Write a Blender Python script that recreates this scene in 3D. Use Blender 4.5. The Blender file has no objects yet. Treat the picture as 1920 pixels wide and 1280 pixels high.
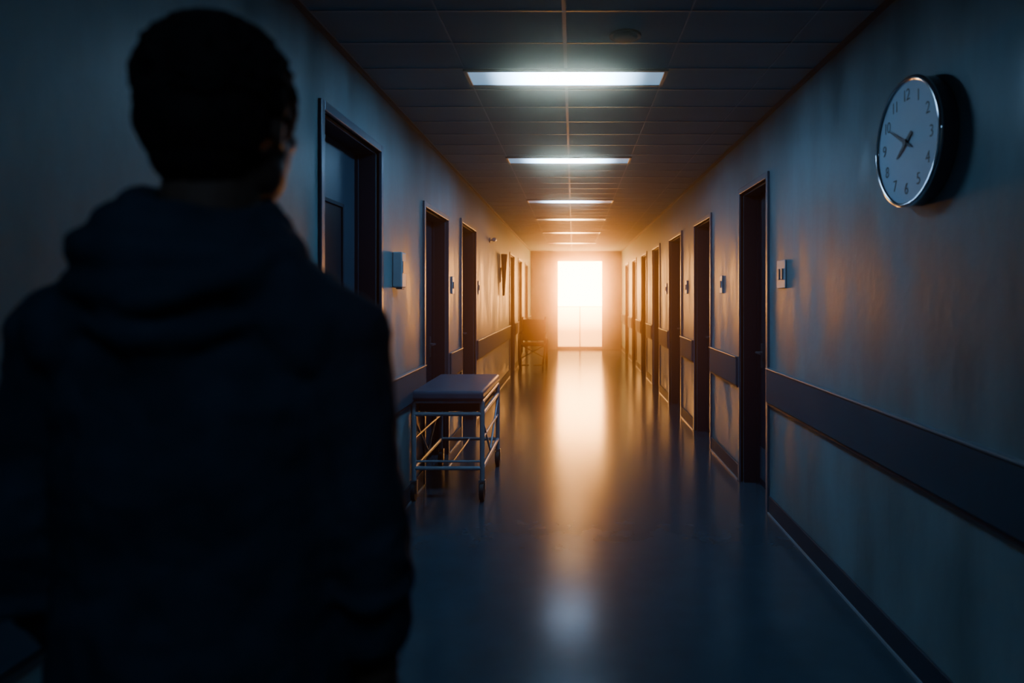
import bpy, bmesh, math, random
from mathutils import Vector, Matrix
random.seed(3)
scene = bpy.context.scene
COL = scene.collection
R=1.35; L=1.19; H=2.756; CH=1.494; YE=18.7; YB=-1.6

# ------------------------------------------------------------ materials
def mat(name, col, rough=0.5, metal=0.0, noise=0.0, nscale=5.0, nstretch=(1,1,1), bump=0.0, bscale=60.0, rvar=0.0, spec=0.5, coat=0.0):
    m=bpy.data.materials.new(name); m.use_nodes=True
    nt=m.node_tree; b=nt.nodes["Principled BSDF"]
    b.inputs["Roughness"].default_value=rough
    b.inputs["Metallic"].default_value=metal
    b.inputs["Specular IOR Level"].default_value=spec
    b.inputs["Coat Weight"].default_value=coat
    tc=nt.nodes.new("ShaderNodeTexCoord")
    mp=nt.nodes.new("ShaderNodeMapping"); mp.inputs["Scale"].default_value=nstretch
    nt.links.new(tc.outputs["Object"],mp.inputs[0])
    n=nt.nodes.new("ShaderNodeTexNoise"); n.inputs["Scale"].default_value=nscale; n.inputs["Detail"].default_value=6
    nt.links.new(mp.outputs[0],n.inputs["Vector"])
    cr=nt.nodes.new("ShaderNodeValToRGB")
    cr.color_ramp.elements[0].position=0.25; cr.color_ramp.elements[1].position=0.75
    cr.color_ramp.elements[0].color=tuple(c*(1-noise) for c in col)+(1,)
    cr.color_ramp.elements[1].color=tuple(min(1,c*(1+noise)) for c in col)+(1,)
    nt.links.new(n.outputs["Fac"],cr.inputs[0]); nt.links.new(cr.outputs[0],b.inputs["Base Color"])
    if rvar>0:
        mr=nt.nodes.new("ShaderNodeMapRange")
        mr.inputs["From Min"].default_value=.3; mr.inputs["From Max"].default_value=.7
        mr.inputs["To Min"].default_value=max(0.02,rough-rvar); mr.inputs["To Max"].default_value=rough+rvar
        nt.links.new(n.outputs["Fac"],mr.inputs[0]); nt.links.new(mr.outputs[0],b.inputs["Roughness"])
    if bump>0:
        n2=nt.nodes.new("ShaderNodeTexNoise"); n2.inputs["Scale"].default_value=bscale; n2.inputs["Detail"].default_value=3
        nt.links.new(tc.outputs["Object"],n2.inputs["Vector"])
        bp=nt.nodes.new("ShaderNodeBump"); bp.inputs["Strength"].default_value=bump; bp.inputs["Distance"].default_value=.01
        nt.links.new(n2.outputs["Fac"],bp.inputs["Height"]); nt.links.new(bp.outputs[0],b.inputs["Normal"])
    return m
M_wall=mat("painted_plaster",(.138,.234,.264),.48,noise=.40,nscale=2.4,nstretch=(1,1.6,.55),bump=.13,bscale=20,rvar=.12,spec=.28)
M_floor=mat("polished_vinyl",(.036,.064,.09),.18,noise=.16,nscale=6,spec=.38)
M_ceil=mat("ceiling_tile",(.22,.31,.35),.9,noise=.10,nscale=2.5,bump=.1,bscale=120,spec=.12)
M_tbar=mat("tbar_metal",(.28,.36,.40),.55,spec=.3)
M_tcross=mat("tbar_cross_metal",(.28,.35,.39),.46,metal=.25)
M_rail=mat("bumper_vinyl",(.030,.072,.108),.7,noise=.12,nscale=3,spec=.08)
M_rail_highlight=mat("rail_top_highlight",(.15,.20,.24),.35,noise=.05)  # pale top strip: highlight along the rail edge put into the colour
M_base=mat("baseboard_vinyl",(.022,.048,.075),.6,noise=.1,spec=.15)
M_bead=mat("baseboard_bead",(.24,.30,.34),.35)
M_frame=mat("door_frame_steel",(.07,.115,.165),.36,metal=.15,noise=.06)
M_jamb=mat("door_jamb_shaded",(.010,.024,.044),.55,spec=.2)  # on door jambs, recess shade is put into this dark colour
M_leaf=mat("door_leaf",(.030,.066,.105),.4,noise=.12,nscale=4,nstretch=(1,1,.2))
M_leaf_shaded=mat("door_leaf_shaded",(.010,.022,.04),.5,noise=.12,nscale=4,nstretch=(1,1,.2),spec=.3)  # leaf colour darkened to stand for shade inside the doorway
M_dglass=mat("dark_vision_glass",(.012,.02,.032),.3,spec=.3)
M_steel=mat("brushed_steel",(.42,.44,.47),.28,metal=.9,noise=.08,nscale=30)
M_chrome=mat("chrome",(.75,.78,.82),.08,metal=1)
M_tube=mat("gurney_tube",(.30,.37,.43),.35,metal=.25,noise=.06,nscale=20)
M_matt=mat("gurney_pad",(.050,.088,.140),.42,noise=.12,nscale=8,bump=.1,bscale=40,spec=.3)
M_black=mat("black_rubber",(.02,.021,.024),.5)
M_dark=mat("dark_upholstery",(.008,.007,.007),.8,spec=.15)
M_white=mat("white_plastic",(.33,.41,.45),.4)
M_tog=mat("switch_toggle",(.12,.16,.19),.4)
M_smoke=mat("detector_plastic",(.09,.12,.14),.7,spec=.15)
M_case=mat("clock_case",(.05,.065,.085),.18,coat=.5)
M_face=mat("clock_face",(.56,.70,.84),.5,noise=.02)
M_ink=mat("clock_ink",(.03,.04,.06),.5)
M_hood=mat("hoodie_cotton",(.028,.038,.056),.95,noise=.3,nscale=12,bump=.25,bscale=220,spec=.08)
M_jean=mat("trouser_denim",(.012,.014,.02),.9,noise=.2,nscale=30,spec=.2)
M_skin=mat("skin",(.10,.05,.035),.6,noise=.08,nscale=10,spec=.3)
M_hair=mat("dark_hair",(.016,.011,.011),.85,noise=.3,nscale=60,nstretch=(1,1,.3),bump=.4,bscale=150,spec=.1)
M_shoe=mat("shoe_leather",(.02,.02,.022),.5)
M_brown=mat("dark_bronze",(.05,.035,.025),.4,metal=.3)

# ------------------------------------------------------------ helpers
def bx(bm,x0,x1,y0,y1,z0,z1):
    m=Matrix.Translation(((x0+x1)/2,(y0+y1)/2,(z0+z1)/2))@Matrix.Diagonal((abs(x1-x0),abs(y1-y0),abs(z1-z0),1))
    bmesh.ops.create_cube(bm,size=1,matrix=m)
def cyl(bm,a,b,r,r2=None,seg=20):
    a=Vector(a);b=Vector(b);d=b-a
    q=d.to_track_quat('Z','Y').to_matrix().to_4x4()
    bmesh.ops.create_cone(bm,cap_ends=True,segments=seg,radius1=r,radius2=r if r2 is None else r2,depth=d.length,matrix=Matrix.Translation((a+b)/2)@q)
_us={}
def unit(u,v):
    if (u,v) not in _us:
        t=bmesh.new(); bmesh.ops.create_uvsphere(t,u_segments=u,v_segments=v,radius=1)
        t.verts.ensure_lookup_table()
        _us[(u,v)]=([x.co.copy() for x in t.verts],[[w.index for w in f.verts] for f in t.faces]); t.free()
    return _us[(u,v)]
class PB:
    def __init__(s): s.v=[];s.f=[]
    def add(s,vs,fs):
        o=len(s.v); s.v.extend(vs); s.f.extend([[i+o for i in f] for f in fs])
def sph(bm,c,rad,rot=None,u=16,v=12):
    m=Matrix.Translation(Vector(c))
    if rot is not None: m=m@rot.to_4x4()
    m=m@Matrix.Diagonal((rad[0],rad[1],rad[2],1))
    if isinstance(bm,PB):
        vs,fs=unit(u,v); bm.add([m@x for x in vs],fs)
    else: bmesh.ops.create_uvsphere(bm,u_segments=u,v_segments=v,radius=1,matrix=m)
def torus(bm,M,R0,r0,segs=48,ms=10,sx=1,sy=1):
    vs=[];fs=[]
    for i in range(segs):
        a=2*math.pi*i/segs
        for j in range(ms):
            b=2*math.pi*j/ms; rr=R0+r0*math.cos(b)
            vs.append(M@Vector((rr*math.cos(a)*sx,rr*math.sin(a)*sy,r0*math.sin(b))))
            fs.append([i*ms+j,((i+1)%segs)*ms+j,((i+1)%segs)*ms+(j+1)%ms,i*ms+(j+1)%ms])
    if isinstance(bm,PB): bm.add(vs,fs)
    else:
        V=[bm.verts.new(x) for x in vs]
        for f in fs: bm.faces.new([V[i] for i in f])
def obj(name,bm,material,parent=None,smooth=False,bevel=0,label=None,category=None,kind=None,mw=None,seg=2):
    me=bpy.data.meshes.new(name); bmesh.ops.recalc_face_normals(bm,faces=bm.faces[:]); bm.to_mesh(me); bm.free()
    o=bpy.data.objects.new(name,me); COL.objects.link(o)
    me.materials.append(material)
    if mw is not None: o.matrix_world=mw
    if bevel>0:
        b=o.modifiers.new("bevel",'BEVEL'); b.width=bevel; b.segments=seg; b.limit_method='ANGLE'
    if smooth:
        for p in me.polygons: p.use_smooth=True
        try: me.set_sharp_from_angle(angle=math.radians(40))
        except Exception: pass
    if parent: o.parent=parent
    if label: o["label"]=label
    if category: o["category"]=category
    if kind: o["kind"]=kind
    return o
def empty(name,loc,label,category,group=None,mw=None):
    e=bpy.data.objects.new(name,None); COL.objects.link(e); e.empty_display_size=.1
    e.matrix_world = mw if mw is not None else Matrix.Translation(loc)
    e["label"]=label; e["category"]=category
    if group: e["group"]=group
    return e

# ------------------------------------------------------------ room shell
leftd=[(3.11,4.13,2.42),(5.27,6.33,2.25),(7.02,8.13,2.32),(12.4,13.4,2.32),(14.3,15.3,2.32),(16.3,17.3,2.32)]
rightd=[(4.585,5.41,2.356),(6.49,7.43,2.31),(8.27,9.375,2.31),(10.35,11.35,2.32),(12.2,13.2,2.32),(14.2,15.2,2.32),(16.2,17.2,2.32)]
FW=.045
def build_wall(name,xs,x2,doors):
    bm=bmesh.new(); y=YB
    for (a,b,t) in doors:
        a2=a+FW;b2=b-FW;t2=t-FW
        bx(bm,xs,x2,y,a2,0,H); bx(bm,xs,x2,a2,b2,t2,H); y=b2
    bx(bm,xs,x2,y,YE,0,H)
    return obj(name,bm,M_wall,kind="structure",label="grey-green painted plaster corridor wall with door openings")
build_wall("wall_left",-L,-L-.2,leftd)
build_wall("wall_right",R,R+.2,rightd)
bm=bmesh.new(); bx(bm,-L-.3,R+.3,YB-.2,YE+.2,-.1,0); obj("floor",bm,M_floor,kind="structure",label="dark polished blue-grey vinyl floor")
bm=bmesh.new(); bx(bm,-L-.3,R+.3,YB-.2,YE+.2,H,H+.1); obj("ceiling",bm,M_ceil,kind="structure",label="grey suspended tile ceiling")
bm=bmesh.new(); bx(bm,-L-.2,R+.2,YB-.2,YB,0,H); obj("wall_back",bm,M_wall,kind="structure")
DX0,DX1,DZ=-.46,.83,2.5
bm=bmesh.new(); bx(bm,-L-.2,DX0,YE,YE+.2,0,H); bx(bm,DX1,R+.2,YE,YE+.2,0,H); bx(bm,DX0,DX1,YE,YE+.2,DZ,H)
obj("wall_end",bm,M_wall,kind="structure",label="end wall around the glazed exit doors")

# T-bar grid
bm=bmesh.new()
GX=-.042
for k in (-2,-1,0,1,2):
    x=GX+k*.5625
    w_=.009 if k==0 else .004
    if -L<x<R: bx(bm,x-w_,x+w_,YB,YE,H-(.003 if k==0 else .002),H)
tb=obj("trim_1",bm,M_tbar,kind="structure",label="metal T-bar grid of the suspended ceiling")
bm=bmesh.new(); y=3.70-.375*13
while y<YE:
    if y>YB: bx(bm,-L,R,y-.006,y+.006,H-.0028,H)
    y+=.375
obj("cross_bars",bm,M_tcross,parent=tb)
bm=bmesh.new()
for s,X in ((-1,-L),(1,R)):
    bx(bm,X,X-s*.02,YB,YE,H-.022,H)
obj("trim_2",bm,mat("ceiling_edge_angle",(.06,.085,.10),.6),kind="structure",label="perimeter ceiling edge angle")

# rails, baseboards
tn=3
def rail(X,s,doors,z0,z1,side):
    global tn
    y=YB; segs=[]
    for (a,b,t) in doors:
        segs.append((y,a-.01)); y=b+.01
    segs.append((y,YE))
    for (a,b) in segs:
        if b-a<.1: continue
        bm=bmesh.new(); bx(bm,X,X-s*.03,a,b,z0,z1)
        o=obj("trim_%d"%tn,bm,M_rail,bevel=.008,kind="structure",label="dark blue wall bumper rail"); tn+=1
        bm=bmesh.new(); bx(bm,X,X-s*.036,a,b,z1,z1+.008)
        obj("rail_top_highlight",bm,M_rail_highlight,bevel=.002,parent=o)
        bm=bmesh.new(); bx(bm,X,X-s*.022,a,b,z0-.014,z0)
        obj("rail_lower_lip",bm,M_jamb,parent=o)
    bm=bmesh.new()
    for (a,b) in segs: bx(bm,X,X-s*.012,a,b,.012,.125)
    o=obj("baseboard_"+side,bm,M_base,bevel=.003,kind="structure",label="dark vinyl baseboard")
    bm=bmesh.new()
    for (a,b) in segs: bx(bm,X,X-s*.018,a,b,0,.012)
    obj("baseboard_bead",bm,M_bead,parent=o)
rail(-L,-1,leftd,.72,.945,"left"); rail(R,1,rightd,.765,.995,"right")

# doors
dn=1
def door(X,s,a,b,t,leafm,vision,handle_far=True):
    """s=+1 right wall, -1 left wall"""
    global dn
    D=.14
    bm=bmesh.new(); bx(bm,X+s*D,X+s*(D+.04),a+FW,b-FW,.005,t-FW)
    o=obj("door_%d"%dn,bm,leafm,kind="structure",label="dark blue hospital room door set in a deep steel frame"); dn+=1
    bm=bmesh.new(); p=.016
    bx(bm,X-s*p,X+s*.02,a,a+FW,0,t); bx(bm,X-s*p,X+s*.02,b-FW,b,0,t); bx(bm,X-s*p,X+s*.02,a+FW,b-FW,t-FW,t)
    obj("door_frame",bm,M_frame,parent=o,bevel=.004)
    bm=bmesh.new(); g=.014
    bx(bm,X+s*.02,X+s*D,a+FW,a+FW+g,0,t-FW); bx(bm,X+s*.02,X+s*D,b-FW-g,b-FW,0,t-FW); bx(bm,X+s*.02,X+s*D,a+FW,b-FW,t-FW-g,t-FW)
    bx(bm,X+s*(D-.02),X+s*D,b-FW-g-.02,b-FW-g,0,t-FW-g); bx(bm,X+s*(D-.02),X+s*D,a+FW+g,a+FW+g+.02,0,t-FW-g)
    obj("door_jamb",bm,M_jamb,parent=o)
    xf=X+s*D
    if vision:
        ya=a+.36; yb=b-.32; z0=1.15; z1=2.0
        bm=bmesh.new(); bx(bm,xf-s*.004,xf,ya,yb,z0,z1); obj("vision_glass",bm,M_dglass,parent=o)
        bm=bmesh.new(); w=.022
        for (c0,c1,d0,d1) in ((ya-w,ya,z0-w,z1+w),(yb,yb+w,z0-w,z1+w),(ya,yb,z1,z1+w),(ya,yb,z0-w,z0)):
            bx(bm,xf-s*.014,xf,c0,c1,d0,d1)
        obj("vision_frame",bm,M_jamb,parent=o,bevel=.003)
    yh=(a+.14) if not handle_far else (b-.16)
    bm=bmesh.new(); bx(bm,xf-s*.008,xf,yh-.02,yh+.02,.93,1.12)
    cyl(bm,(xf,yh,1.05),(xf-s*.055,yh,1.05),.010); d=.12 if not handle_far else -.12
    cyl(bm,(xf-s*.05,yh,1.05),(xf-s*.05,yh+d,1.05),.009)
    obj("door_handle",bm,M_steel,parent=o,smooth=True)
    bm=bmesh.new(); bx(bm,xf-s*.003,xf,a+FW+.05,b-FW-.05,.05,.30); obj("kick_plate",bm,M_steel if vision else M_frame,parent=o)
    return o
for i,(a,b,t) in enumerate(leftd): door(-L,-1,a,b,t,M_leaf if i==0 else M_leaf_shaded,i==0,True)
for i,(a,b,t) in enumerate(rightd): door(R,1,a,b,t,M_leaf_shaded,False,True)

# glazed end doors: backlit frosted panes
bm=bmesh.new(); w=.03; ys,ye=YE+.02,YE+.08; cx=(DX0+DX1)/2
bx(bm,DX0,DX0+w,ys,ye,0,DZ); bx(bm,DX1-w,DX1,ys,ye,0,DZ); bx(bm,DX0,DX1,ys,ye,DZ-w,DZ); bx(bm,DX0,DX1,ys,ye,0,.08)
bx(bm,cx-.015,cx+.015,ys,ye,0,1.2); bx(bm,DX0,DX1,ys,ye,1.19,1.21)
dd=obj("door_%d"%dn,bm,M_frame,kind="structure",label="glazed double exit doors glowing with warm daylight")
def glow(name,col,st,grad=None):
    m=bpy.data.materials.new(name); m.use_nodes=True; nt=m.node_tree; b=nt.nodes["Principled BSDF"]
    b.inputs["Base Color"].default_value=(.6,.5,.4,1); b.inputs["Roughness"].default_value=.4
    b.inputs["Emission Color"].default_value=col+(1,); b.inputs["Emission Strength"].default_value=st
    if grad:
        tc=nt.nodes.new("ShaderNodeTexCoord"); sx=nt.nodes.new("ShaderNodeSeparateXYZ"); nt.links.new(tc.outputs["Object"],sx.inputs[0])
        mr=nt.nodes.new("ShaderNodeMapRange"); mr.inputs["From Min"].default_value=grad[0]; mr.inputs["From Max"].default_value=grad[1]
        mr.inputs["To Min"].default_value=grad[2]; mr.inputs["To Max"].default_value=st
        nt.links.new(sx.outputs[2],mr.inputs[0]); nt.links.new(mr.outputs[0],b.inputs["Emission Strength"])
    return m
bm=bmesh.new(); bx(bm,DX0+w,DX1-w,YE+.05,YE+.056,1.21,DZ-w); obj("upper_pane",bm,glow("sunlit_frosted_glass",(1,.32,.055),110),parent=dd)
bm=bmesh.new(); bx(bm,DX0+w,DX1-w,YE+.05,YE+.056,.08,1.19); obj("lower_pane",bm,glow("sunlit_lower_glass",(1,.32,.055),60,(.5,1.19,10)),parent=dd)

# ------------------------------------------------------------ ceiling lights
def emis(name,col,st):
    m=bpy.data.materials.new(name); m.use_nodes=True; nt=m.node_tree; b=nt.nodes["Principled BSDF"]
    b.inputs["Base Color"].default_value=(.5,.5,.5,1)
    b.inputs["Emission Color"].default_value=col+(1,)
    tc=nt.nodes.new("ShaderNodeTexCoord"); sx=nt.nodes.new("ShaderNodeSeparateXYZ"); nt.links.new(tc.outputs["Object"],sx.inputs[0])
    ab=nt.nodes.new("ShaderNodeMath"); ab.operation='ABSOLUTE'; nt.links.new(sx.outputs[0],ab.inputs[0])
    mr=nt.nodes.new("ShaderNodeMapRange"); mr.interpolation_type='SMOOTHERSTEP'
    mr.inputs["From Min"].default_value=.0; mr.inputs["From Max"].default_value=.50
    mr.inputs["To Min"].default_value=st*2.1; mr.inputs["To Max"].default_value=st*.022
    nt.links.new(ab.outputs[0],mr.inputs[0]); nt.links.new(mr.outputs[0],b.inputs["Emission Strength"]); return m
M_em=emis("light_diffuser",(.34,.65,1.0),27.0)
M_em2=emis("light_diffuser_far",(.5,.72,1.0),12.0)
M_emw=emis("light_diffuser_warm",(1,.40,.11),24.0)
M_emw1=emis("light_diffuser_amber",(1,.55,.25),13.0)
M_fill=emis("fill_diffuser",(.34,.65,1.0),9.0)  # diffuser of the unseen fill panel
for i,yc in enumerate((3.84,6.17,8.85,10.9,13.2,15.8,-.6)):  # last panel is unseen, added behind the camera as fill for the person
    e=empty("ceiling_light",(GX,yc,H),"rectangular recessed fluorescent ceiling panel, lit","ceiling light","corridor ceiling panels")
    bm=bmesh.new(); wx,wy,f=.5725,.14,.022
    for q in ((-wx,wx,-wy,-wy+f),(-wx,wx,wy-f,wy),(-wx,-wx+f,-wy+f,wy-f),(wx-f,wx,-wy+f,wy-f)): bx(bm,q[0],q[1],q[2],q[3],-.014,0)
    obj("light_frame",bm,M_frame,parent=e,bevel=.003)
    bm=bmesh.new(); bx(bm,-wx+f,wx-f,-wy+f,wy-f,-.009,-.001)
    obj("diffuser",bm,(M_em,M_em,M_em2,M_emw1,M_emw,M_emw,M_fill)[i],parent=e)

# ------------------------------------------------------------ smoke detector
e=empty("smoke_detector",(.25,3.22,H),"round grey ceiling smoke detector","smoke detector")
bm=bmesh.new(); cyl(bm,(0,0,-.012),(0,0,-.0005),.078,seg=40); obj("detector_base",bm,M_smoke,parent=e,smooth=True,bevel=.003)
bm=bmesh.new(); cyl(bm,(0,0,-.022),(0,0,-.012),.05,.062,seg=40); obj("detector_cap",bm,M_smoke,parent=e,smooth=True,bevel=.003)

# ------------------------------------------------------------ clock
CM=Matrix(((0,0,-1,R),(-1,0,0,2.57),(0,1,0,2.086),(0,0,0,1)))
clock=empty("wall_clock",None,"round chrome-rimmed analogue wall clock reading ten to eight","clock",mw=CM)
CR=.247; CD=.064
bm=bmesh.new(); cyl(bm,(0,0,.001),(0,0,CD),CR-.002,CR-.002,seg=96); obj("clock_case",bm,M_case,parent=clock,smooth=True,bevel=.006)
bm=bmesh.new(); torus(bm,Matrix.Translation((0,0,CD)),CR-.007,.0105,segs=96,ms=14); obj("clock_rim",bm,M_chrome,parent=clock,smooth=True)
bm=bmesh.new(); cyl(bm,(0,0,CD),(0,0,CD+.0015),CR-.012,seg=96); obj("clock_face",bm,M_face,parent=clock)
def textmesh(s,size):
    c=bpy.data.curves.new("t",'FONT'); c.body=s; c.size=size; c.align_x='CENTER'; c.align_y='CENTER'; c.extrude=.0005; c.space_character=.85; c.offset=-.0006
    o=bpy.data.objects.new("t",c); COL.objects.link(o); bpy.context.view_layer.update()
    me=bpy.data.meshes.new_from_object(o.evaluated_get(bpy.context.evaluated_depsgraph_get())); bpy.data.objects.remove(o); return me
for n in range(1,13):
    me=textmesh(str(n),.064); a=math.radians(90-30*n); rr=.180
    me.transform(Matrix.Translation((rr*math.cos(a),rr*math.sin(a),CD+.0022))); me.name="numeral"
    me.materials.clear(); me.materials.append(M_ink)
    o=bpy.data.objects.new("numeral",me); COL.objects.link(o); o.parent=clock
def hand(name,ang,ln,tail,w,z):
    bm=bmesh.new(); m=Matrix.Rotation(-math.radians(ang),4,'Z')
    pts=[(-w*.5,-tail),(w*.5,-tail),(w*.9,0),(w*.25,ln),(-w*.25,ln),(-w*.9,0)]
    lo=[bm.verts.new(m@Vector((x,y,z))) for x,y in pts]; hi=[bm.verts.new(m@Vector((x,y,z+.0015))) for x,y in pts]
    bm.faces.new(lo); bm.faces.new(hi)
    for i in range(6): bm.faces.new((lo[i],lo[(i+1)%6],hi[(i+1)%6],hi[i]))
    obj(name,bm,M_ink,parent=clock)
hand("hour_hand",234,.085,.055,.011,CD+.005); hand("minute_hand",300,.145,.05,.007,CD+.008)
bm=bmesh.new(); cyl(bm,(0,0,CD+.001),(0,0,CD+.012),.013,seg=24); obj("hand_hub",bm,M_ink,parent=clock,smooth=True)

# ------------------------------------------------------------ wall devices
def wallM(X,s,y,z):
    if s>0: return Matrix(((0,0,-1,X),(-1,0,0,y),(0,1,0,z),(0,0,0,1)))
    return Matrix(((0,0,1,X),(1,0,0,y),(0,1,0,z),(0,0,0,1)))
def switch(X,s,y,z,w,h,label,toggles=1):
    e=empty("wall_switch",None,label,"light switch",mw=wallM(X,s,y,z))
    bm=bmesh.new(); bx(bm,-w/2,w/2,-h/2,h/2,.0005,.012); obj("switch_plate",bm,M_white,parent=e,bevel=.004)
    for t in range(toggles):
        xx=0 if toggles==1 else (-w*.2+t*w*.4)
        bm=bmesh.new(); bx(bm,xx-w*.10,xx+w*.10,-h*.20,h*.20,.012,.020); obj("toggle",bm,M_tog,parent=e,bevel=.003)
    return e
switch(R,1,4.30,1.635,.17,.18,"white double wall switch plate beside a door frame",2)
for y in (6.05,7.93,9.65): switch(R,1,y,1.60,.10,.16,"small pale wall switch plate between dark doorways")
for y in (6.55,8.35): switch(-L,-1,y,1.60,.10,.17,"small pale wall switch plate between dark doorways")
e=empty("soap_dispenser",None,"pale boxy wall-mounted hand sanitizer dispenser","dispenser",mw=wallM(-L,-1,4.43,1.665))
bm=bmesh.new(); bx(bm,-.055,.055,-.115,.12,.0005,.066); obj("dispenser_body",bm,M_white,parent=e,bevel=.010,seg=3)
bm=bmesh.new(); bx(bm,-.035,.035,-.125,-.115,.02,.06); obj("dispenser_nozzle",bm,M_frame,parent=e,bevel=.004)
bm=bmesh.new(); bx(bm,-.035,.035,-.02,.06,.066,.069); obj("dispenser_window",bm,M_frame,parent=e,bevel=.001)
e=empty("wall_sconce",None,"slender dark tapered wall fixture","wall fixture",mw=wallM(-L,-1,10.9,1.84))
bm=bmesh.new(); bx(bm,-.05,.05,-.12,.12,.0005,.015); obj("sconce_backplate",bm,M_brown,parent=e,bevel=.003)
bm=bmesh.new(); cyl(bm,(0,-.34,.05),(0,.34,.06),.018,.055,seg=24); obj("sconce_shade",bm,M_brown,parent=e,smooth=True)
e=empty("security_camera",None,"small wall-mounted security camera below the ceiling","camera",mw=wallM(-L,-1,9.47,2.29))
bm=bmesh.new(); cyl(bm,(0,0,.0005),(0,0,.015),.035); cyl(bm,(0,0,.01),(0,0,.06),.010); obj("camera_mount",bm,M_white,parent=e,smooth=True)
bm=bmesh.new(); cyl(bm,(-.07,0,.07),(.05,.012,.07),.028); cyl(bm,(-.075,0,.07),(-.07,0,.07),.02); obj("camera_body",bm,M_white,parent=e,smooth=True,bevel=.004)

# ------------------------------------------------------------ gurney
g=empty("gurney",(-.905,5.35,0),"wheeled hospital gurney with dark padded top against the wall","gurney")
gx0,gx1,gy0,gy1=-.262,.238,-.47,.53   # local
bm=bmesh.new(); bx(bm,gx0-.015,gx1+.014,gy0-.06,gy1+.02,.738,.806); obj("mattress",bm,M_matt,parent=g,bevel=.022,seg=4,smooth=True)
bm=bmesh.new()
def ring(z,r,ins=0):
    c=[(gx0+ins,gy0+ins,z),(gx1-ins,gy0+ins,z),(gx1-ins,gy1-ins,z),(gx0+ins,gy1-ins,z)]
    for i in range(4): cyl(bm,c[i],c[(i+1)%4],r,seg=14); sph(bm,c[i],(r,r,r),u=12,v=8)
ring(.722,.013); ring(.632,.016)
bx(bm,gx0+.02,gx1-.02,gy0+.02,gy1-.02,.722,.738)
obj("top_frame",bm,M_tube,parent=g,smooth=True)
bm=bmesh.new(); bx(bm,gx0+.025,gx1-.025,gy0+.03,gy1-.03,.645,.715); obj("under_tray",bm,M_jamb,parent=g,bevel=.01)
bm=bmesh.new(); ring(.235,.015)
cyl(bm,((gx0+gx1)/2,gy0,.235),((gx0+gx1)/2,gy1,.235),.008,seg=10)
cyl(bm,(gx0,gy0,.285),(gx1,gy0,.285),.009,seg=10)
obj("lower_shelf",bm,M_tube,parent=g,smooth=True)
for (x,y) in ((gx0,gy0),(gx1,gy0),(gx1,gy1),(gx0,gy1)):
    bm=bmesh.new(); cyl(bm,(x,y,.14),(x,y,.72),.018,seg=16); obj("gurney_leg",bm,M_tube,parent=g,smooth=True)
    bm=bmesh.new(); cyl(bm,(x-.017,y,.068),(x+.017,y,.068),.067,seg=28); obj("caster_wheel",bm,M_black,parent=g,smooth=True,bevel=.005)
    bm=bmesh.new(); bx(bm,x-.025,x-.020,y-.016,y+.016,.05,.14); bx(bm,x+.020,x+.025,y-.016,y+.016,.05,.14); bx(bm,x-.025,x+.025,y-.02,y+.02,.136,.15); cyl(bm,(x-.025,y,.068),(x+.025,y,.068),.009,seg=12)
    obj("caster_fork",bm,M_steel,parent=g)
bm=bmesh.new()
for x in (gx0,gx1):
    cyl(bm,(x,gy0,.60),(x,0,.26),.008,seg=10); cyl(bm,(x,gy1,.60),(x,0,.26),.008,seg=10)
    cyl(bm,(x,gy0,.45),(x,gy1,.45),.009,seg=10)
obj("side_brace",bm,M_tube,parent=g,smooth=True)

# ------------------------------------------------------------ wheelchair
wc=empty("wheelchair",(-.84,13.98,0),"dark folding wheelchair parked by the wall near the exit","wheelchair")
RX=Matrix.Rotation(math.radians(90),4,'Y')
for x in (-.28,.28):
    bm=bmesh.new(); torus(bm,Matrix.Translation((x,0,.31))@RX,.292,.018,segs=40,ms=8)
    for k in range(12):
        a=k*math.pi/6; cyl(bm,(x,0,.31),(x,.29*math.cos(a),.31+.29*math.sin(a)),.003,seg=6)
    cyl(bm,(x-.025,0,.31),(x+.025,0,.31),.025)
    obj("rear_wheel",bm,M_dark,parent=wc,smooth=True)
for x in (-.22,.22):
    bm=bmesh.new(); cyl(bm,(x-.014,-.42,.085),(x+.014,-.42,.085),.085); cyl(bm,(x,-.42,.085),(x,-.38,.22),.012); obj("front_caster",bm,M_dark,parent=wc,smooth=True)
bm=bmesh.new()
for x in (-.24,.24):
    cyl(bm,(x,.18,.3),(x,.22,1.02),.013); cyl(bm,(x,.22,1.02),(x,.34,1.04),.016); cyl(bm,(x,.18,.48),(x,-.38,.48),.012); cyl(bm,(x,-.38,.48),(x,-.38,.2),.012)
    cyl(bm,(x,-.38,.45),(x,-.56,.12),.011); cyl(bm,(x,.18,.3),(x,-.38,.22),.011); cyl(bm,(x,.2,.70),(x,-.2,.70),.011); cyl(bm,(x,-.2,.70),(x,-.2,.48),.011)
cyl(bm,(-.24,0,.2),(.24,0,.46),.01); cyl(bm,(.24,0,.2),(-.24,0,.46),.01)
obj("chair_frame",bm,M_dark,parent=wc,smooth=True)
bm=bmesh.new(); bx(bm,-.23,.23,-.36,.18,.47,.52); obj("seat",bm,M_dark,parent=wc,bevel=.015)
bm=bmesh.new(); bx(bm,-.23,.23,.18,.21,.55,1.0); obj("backrest",bm,M_dark,parent=wc,bevel=.012)
for x in (-.25,.25):
    bm=bmesh.new(); bx(bm,x-.03,x+.03,-.2,.12,.71,.745); obj("armrest",bm,M_dark,parent=wc,bevel=.01)
    bm=bmesh.new(); bx(bm,x*.5-.08,x*.5+.08,-.66,-.52,.10,.115); obj("footrest",bm,M_dark,parent=wc,bevel=.004)

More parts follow.
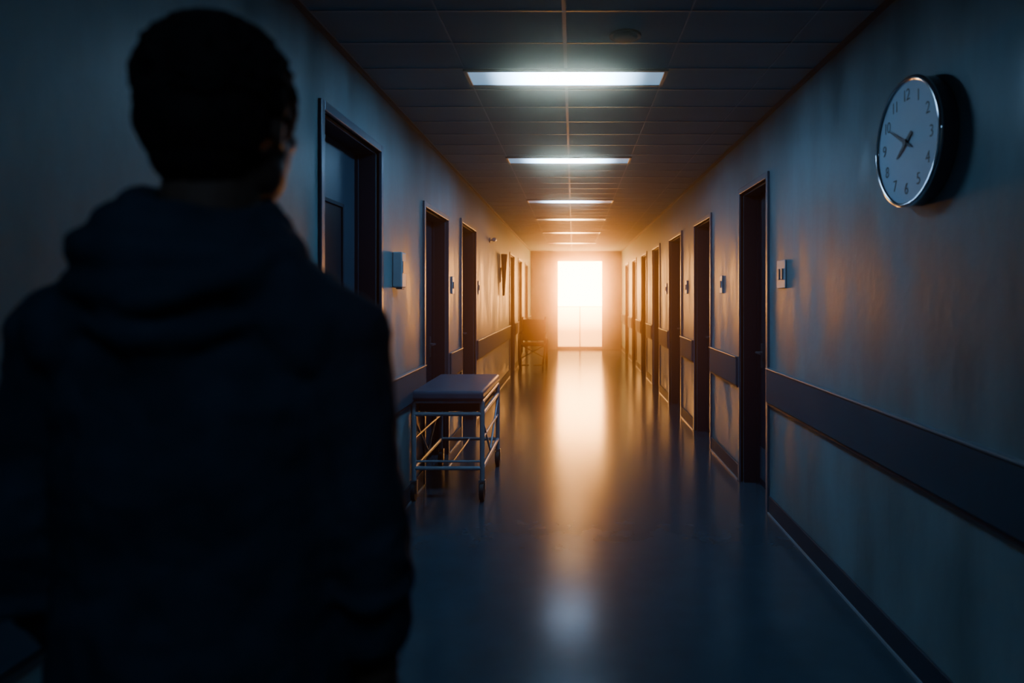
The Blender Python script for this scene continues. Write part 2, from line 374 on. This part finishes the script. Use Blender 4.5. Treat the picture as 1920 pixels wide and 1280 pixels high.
# ------------------------------------------------------------ person
PX,PY=-.478,.87
def caps(bm,a,b,r0,r1,n=8,fl=1.0):
    a=Vector(a);b=Vector(b)
    for i in range(n+1):
        t=i/n; r=r0+(r1-r0)*t; sph(bm,a.lerp(b,t),(r,r*fl,r),u=14,v=9)
def bake(name,bm,voxel,smooth_it,material,disp=None):
    me=bpy.data.meshes.new("tmp"); me.from_pydata([tuple(v) for v in bm.v],[],bm.f); me.update()
    o=bpy.data.objects.new("tmp",me); COL.objects.link(o)
    m=o.modifiers.new("r",'REMESH'); m.mode='VOXEL'; m.voxel_size=voxel; m.use_smooth_shade=True
    s=o.modifiers.new("s",'SMOOTH'); s.factor=.5; s.iterations=smooth_it
    if disp:
        for (sc,st) in disp:
            tx=bpy.data.textures.new("fold",'CLOUDS'); tx.noise_scale=sc; tx.noise_depth=2
            d=o.modifiers.new("d",'DISPLACE'); d.texture=tx; d.strength=st; d.mid_level=.5; d.texture_coords='LOCAL'
    bpy.context.view_layer.update()
    m2=bpy.data.meshes.new_from_object(o.evaluated_get(bpy.context.evaluated_depsgraph_get()))
    bpy.data.objects.remove(o); m2.name=name
    m2.materials.clear(); m2.materials.append(material)
    for p in m2.polygons: p.use_smooth=True
    ob=bpy.data.objects.new(name,m2); COL.objects.link(ob); return ob
hx,hy,hz=.020,.005,1.734
yaw=math.radians(-8)
HR=Matrix.Rotation(yaw,3,'Z')
def hp(r,f,u): v=HR@Vector((r,f,u)); return (hx+v.x,hy+v.y,hz+v.z)
ARM={ -1:dict(sh=(-.178,0,1.438),el=(-.222,-.01,1.165),wr=(-.172,.10,.955)),
       1:dict(sh=(.172,0,1.433),el=(.208,.0,1.165),wr=(.212,.04,.94)) }
bm=PB()
sph(bm,hp(0,-.010,.012),(.076,.094,.094),HR); sph(bm,hp(0,.028,-.045),(.068,.066,.070),HR); sph(bm,hp(0,.038,-.080),(.056,.052,.040),HR)
sph(bm,hp(0,.078,-.105),(.024,.018,.018),HR)
caps(bm,hp(0,.086,.005),hp(0,.110,-.035),.007,.012,5)
sph(bm,hp(0,.101,-.040),(.017,.010,.008),HR)
sph(bm,hp(0,.089,-.066),(.022,.010,.006),HR); sph(bm,hp(0,.087,-.077),(.019,.010,.006),HR)
for s in (-1,1):
    sph(bm,hp(s*.030,.076,.020),(.024,.014,.008),HR); sph(bm,hp(s*.031,.078,.003),(.013,.011,.010),HR)
    sph(bm,hp(s*.040,.060,-.025),(.024,.024,.022),HR)
    sph(bm,hp(s*.079,-.006,-.020),(.006,.016,.028),HR); sph(bm,hp(s*.078,-.001,-.042),(.005,.009,.010),HR)
    sph(bm,hp(s*.050,.015,-.075),(.020,.036,.032),HR)
caps(bm,(hx*.8,-.012,1.65),(0,-.01,1.50),.058,.066,8)
for z,wx,wy in ((1.46,.14,.075),(1.38,.165,.10),(1.30,.16,.105),(1.22,.15,.10),(1.14,.14,.095),(1.06,.145,.10),(.98,.155,.11),(.93,.15,.11)):
    sph(bm,(0,0,z),(wx,wy,.08))
caps(bm,(-.12,0,1.455),(.12,0,1.455),.050,.050,6)
for s in (-1,1):
    A=ARM[s]
    caps(bm,A['sh'],A['el'],.050,.040,8); caps(bm,A['el'],A['wr'],.044,.028,8)
    w=Vector(A['wr'])
    palm=w+Vector((-s*.006,.02,-.055))
    sph(bm,palm,(.017,.036,.052)); sph(bm,palm+Vector((0,.0,-.02)),(.015,.038,.032))
    for k,(dy,ln) in enumerate(((.030,.068),(.010,.078),(-.010,.072),(-.029,.056))):
        a=palm+Vector((0,dy,-.040)); b=a+Vector((-s*.006,.003,-ln*.5)); c=b+Vector((-s*.018,.004,-ln*.42)); d=c+Vector((-s*.016,.002,-ln*.18))
        caps(bm,a,b,.0088,.0082,5); caps(bm,b,c,.0082,.0074,4); caps(bm,c,d,.0074,.0066,3)
    a=palm+Vector((-s*.004,.030,.022)); b=a+Vector((-s*.010,.028,-.030)); c=b+Vector((-s*.008,.010,-.032))
    caps(bm,a,b,.012,.010,4); caps(bm,b,c,.010,.0085,4)
    caps(bm,(s*.088,0,.90),(s*.10,.015,.50),.082,.054,12); caps(bm,(s*.10,.015,.50),(s*.105,-.01,.09),.054,.036,12)
    caps(bm,(s*.105,-.02,.045),(s*.115,.13,.03),.034,.026,6)
person=bake("person",bm,.0055,3,M_skin)
person.location=(PX,PY,0)
person["label"]="man seen from behind in dark hooded sweatshirt, standing with arms lowered"; person["category"]="person"
def child(o,nm=None):
    o.parent=person; return o
# hair
bm=PB()
sph(bm,hp(0,-.012,.022),(.088,.100,.097),HR,28,20); sph(bm,hp(0,-.034,-.020),(.083,.077,.078),HR); sph(bm,hp(0,-.046,-.064),(.062,.048,.046),HR)
sph(bm,hp(0,.028,.066),(.067,.060,.038),HR)
for s in (-1,1): sph(bm,hp(s*.069,.020,.012),(.013,.032,.048),HR)
for k in range(340):
    a=random.uniform(0,2*math.pi); e2=random.uniform(-.25,1.5)
    d=Vector((math.cos(a)*math.cos(e2),math.sin(a)*math.cos(e2),math.sin(e2)))
    if d.y>.5 and d.z<.5: continue
    p=Vector((d.x*.086,-.012+d.y*.098,.022+d.z*.095)); t=Vector((random.uniform(-1,1),random.uniform(-1,1),random.uniform(-1,.1)))
    t=(t-d*t.dot(d)).normalized()*.018
    caps(bm,hp(*p),hp(*(p+t+d*.004)),.0060,.0038,4)
h=child(bake("hair",bm,.0032,1,M_hair,[(.035,.008)])); h["label"]="short dark hair"
# hoodie
bm=PB()
prof=[(1.466,.130,.085),(1.42,.174,.110),(1.36,.188,.124),(1.29,.190,.128),(1.22,.186,.126),(1.15,.185,.125),(1.08,.188,.127),(1.01,.192,.130),(.95,.192,.132),(.89,.188,.130)]
for (z0,a0,b0),(z1,a1,b1) in zip(prof,prof[1:]):
    n=6
    for i in range(n):
        t=i/n; sph(bm,(0,0,z0+(z1-z0)*t),(a0+(a1-a0)*t,b0+(b1-b0)*t,.045),u=28,v=12)
for s in (-1,1):
    A=ARM[s]
    caps(bm,(s*.05,-.015,1.532),A['sh'],.060,.069,14)
    caps(bm,(s*.06,-.03,1.518),(s*.14,-.02,1.445),.058,.070,10)
    caps(bm,A['sh'],A['el'],.069,.059,14)
    el=Vector(A['el']);wr=Vector(A['wr']); caps(bm,el,el.lerp(wr,.5),.059,.050,8)
    M=Matrix.Translation(el.lerp(wr,.52))@(wr-el).to_track_quat('Z','Y').to_matrix().to_4x4(); torus(bm,M,.040,.012,24,8)
    for k in range(3):
        M=Matrix.Translation(el.lerp(Vector(A['sh']),-.12+.11*k))@Matrix.Rotation(.45*(-1)**k,4,'X')@Matrix.Rotation(.25*(-1)**(k//2),4,'Y'); torus(bm,M,.053,.011,28,8)
def hoodring(c,R0,r0,sx,sy,tilt,roll=0):
    M=Matrix.Translation(c)@Matrix.Rotation(tilt,4,'X')@Matrix.Rotation(roll,4,'Y'); torus(bm,M,R0,r0,48,12,sx,sy)
hoodring((-.002,-.008,1.610),.078,.016,1.02,.98,.22,.14)
hoodring((-.006,-.014,1.586),.090,.019,1.09,.92,.22,.12)
hoodring((-.008,-.018,1.555),.103,.023,1.14,.88,.18,.07)
hoodring((-.006,-.021,1.513),.107,.024,1.12,.84,.12)
sph(bm,(-.01,-.086,1.516),(.096,.032,.047)); sph(bm,(0,-.095,1.472),(.078,.026,.050)); sph(bm,(0,-.093,1.43),(.046,.026,.042))
hoodring((0,-.035,1.483),.096,.014,1.06,.95,.42)
hoodring((.01,-.038,1.540),.098,.012,1.0,1.04,.52,-.12)
torus(bm,Matrix.Translation((0,0,.885)),.155,.022,48,10,1.12,.80)
ho=child(bake("hoodie",bm,.0065,4,M_hood,[(.10,.020),(.035,.008)])); ho["label"]="dark navy hooded sweatshirt with pushed-up sleeves"
bm=PB()
sph(bm,(0,0,.93),(.168,.122,.10))
for s in (-1,1):
    caps(bm,(s*.088,0,.88),(s*.10,.015,.50),.095,.072,12); caps(bm,(s*.10,.015,.50),(s*.107,-.008,.085),.072,.058,12)
child(bake("trousers",bm,.008,3,M_jean,[(.06,.008)]))
for s in (-1,1):
    bm=PB(); caps(bm,(s*.107,-.035,.05),(s*.118,.15,.042),.046,.038,8)
    child(bake("shoe",bm,.005,3,M_shoe))

# ------------------------------------------------------------ world with thin, strongly forward-scattering haze
w=bpy.data.worlds.new("world"); scene.world=w; w.use_nodes=True
nt=w.node_tree
nt.nodes["Background"].inputs[0].default_value=(.9,.5,.25,1); nt.nodes["Background"].inputs[1].default_value=.3
vs=nt.nodes.new("ShaderNodeVolumeScatter")
vs.inputs["Color"].default_value=(1,.66,.36,1); vs.inputs["Density"].default_value=.042; vs.inputs["Anisotropy"].default_value=.98
nt.links.new(vs.outputs[0],nt.nodes["World Output"].inputs["Volume"])

# ------------------------------------------------------------ camera
cd=bpy.data.cameras.new("camera"); cam=bpy.data.objects.new("camera",cd); COL.objects.link(cam)
cam.location=(0,0,CH); cam.rotation_euler=(math.radians(90),0,0)
cd.sensor_width=36; cd.lens=36*1250/1920
cd.shift_x=-115/1920; cd.shift_y=-85/1920
cd.clip_start=.02
cd.dof.use_dof=True; cd.dof.focus_distance=5.0; cd.dof.aperture_fstop=1.8
scene.camera=cam
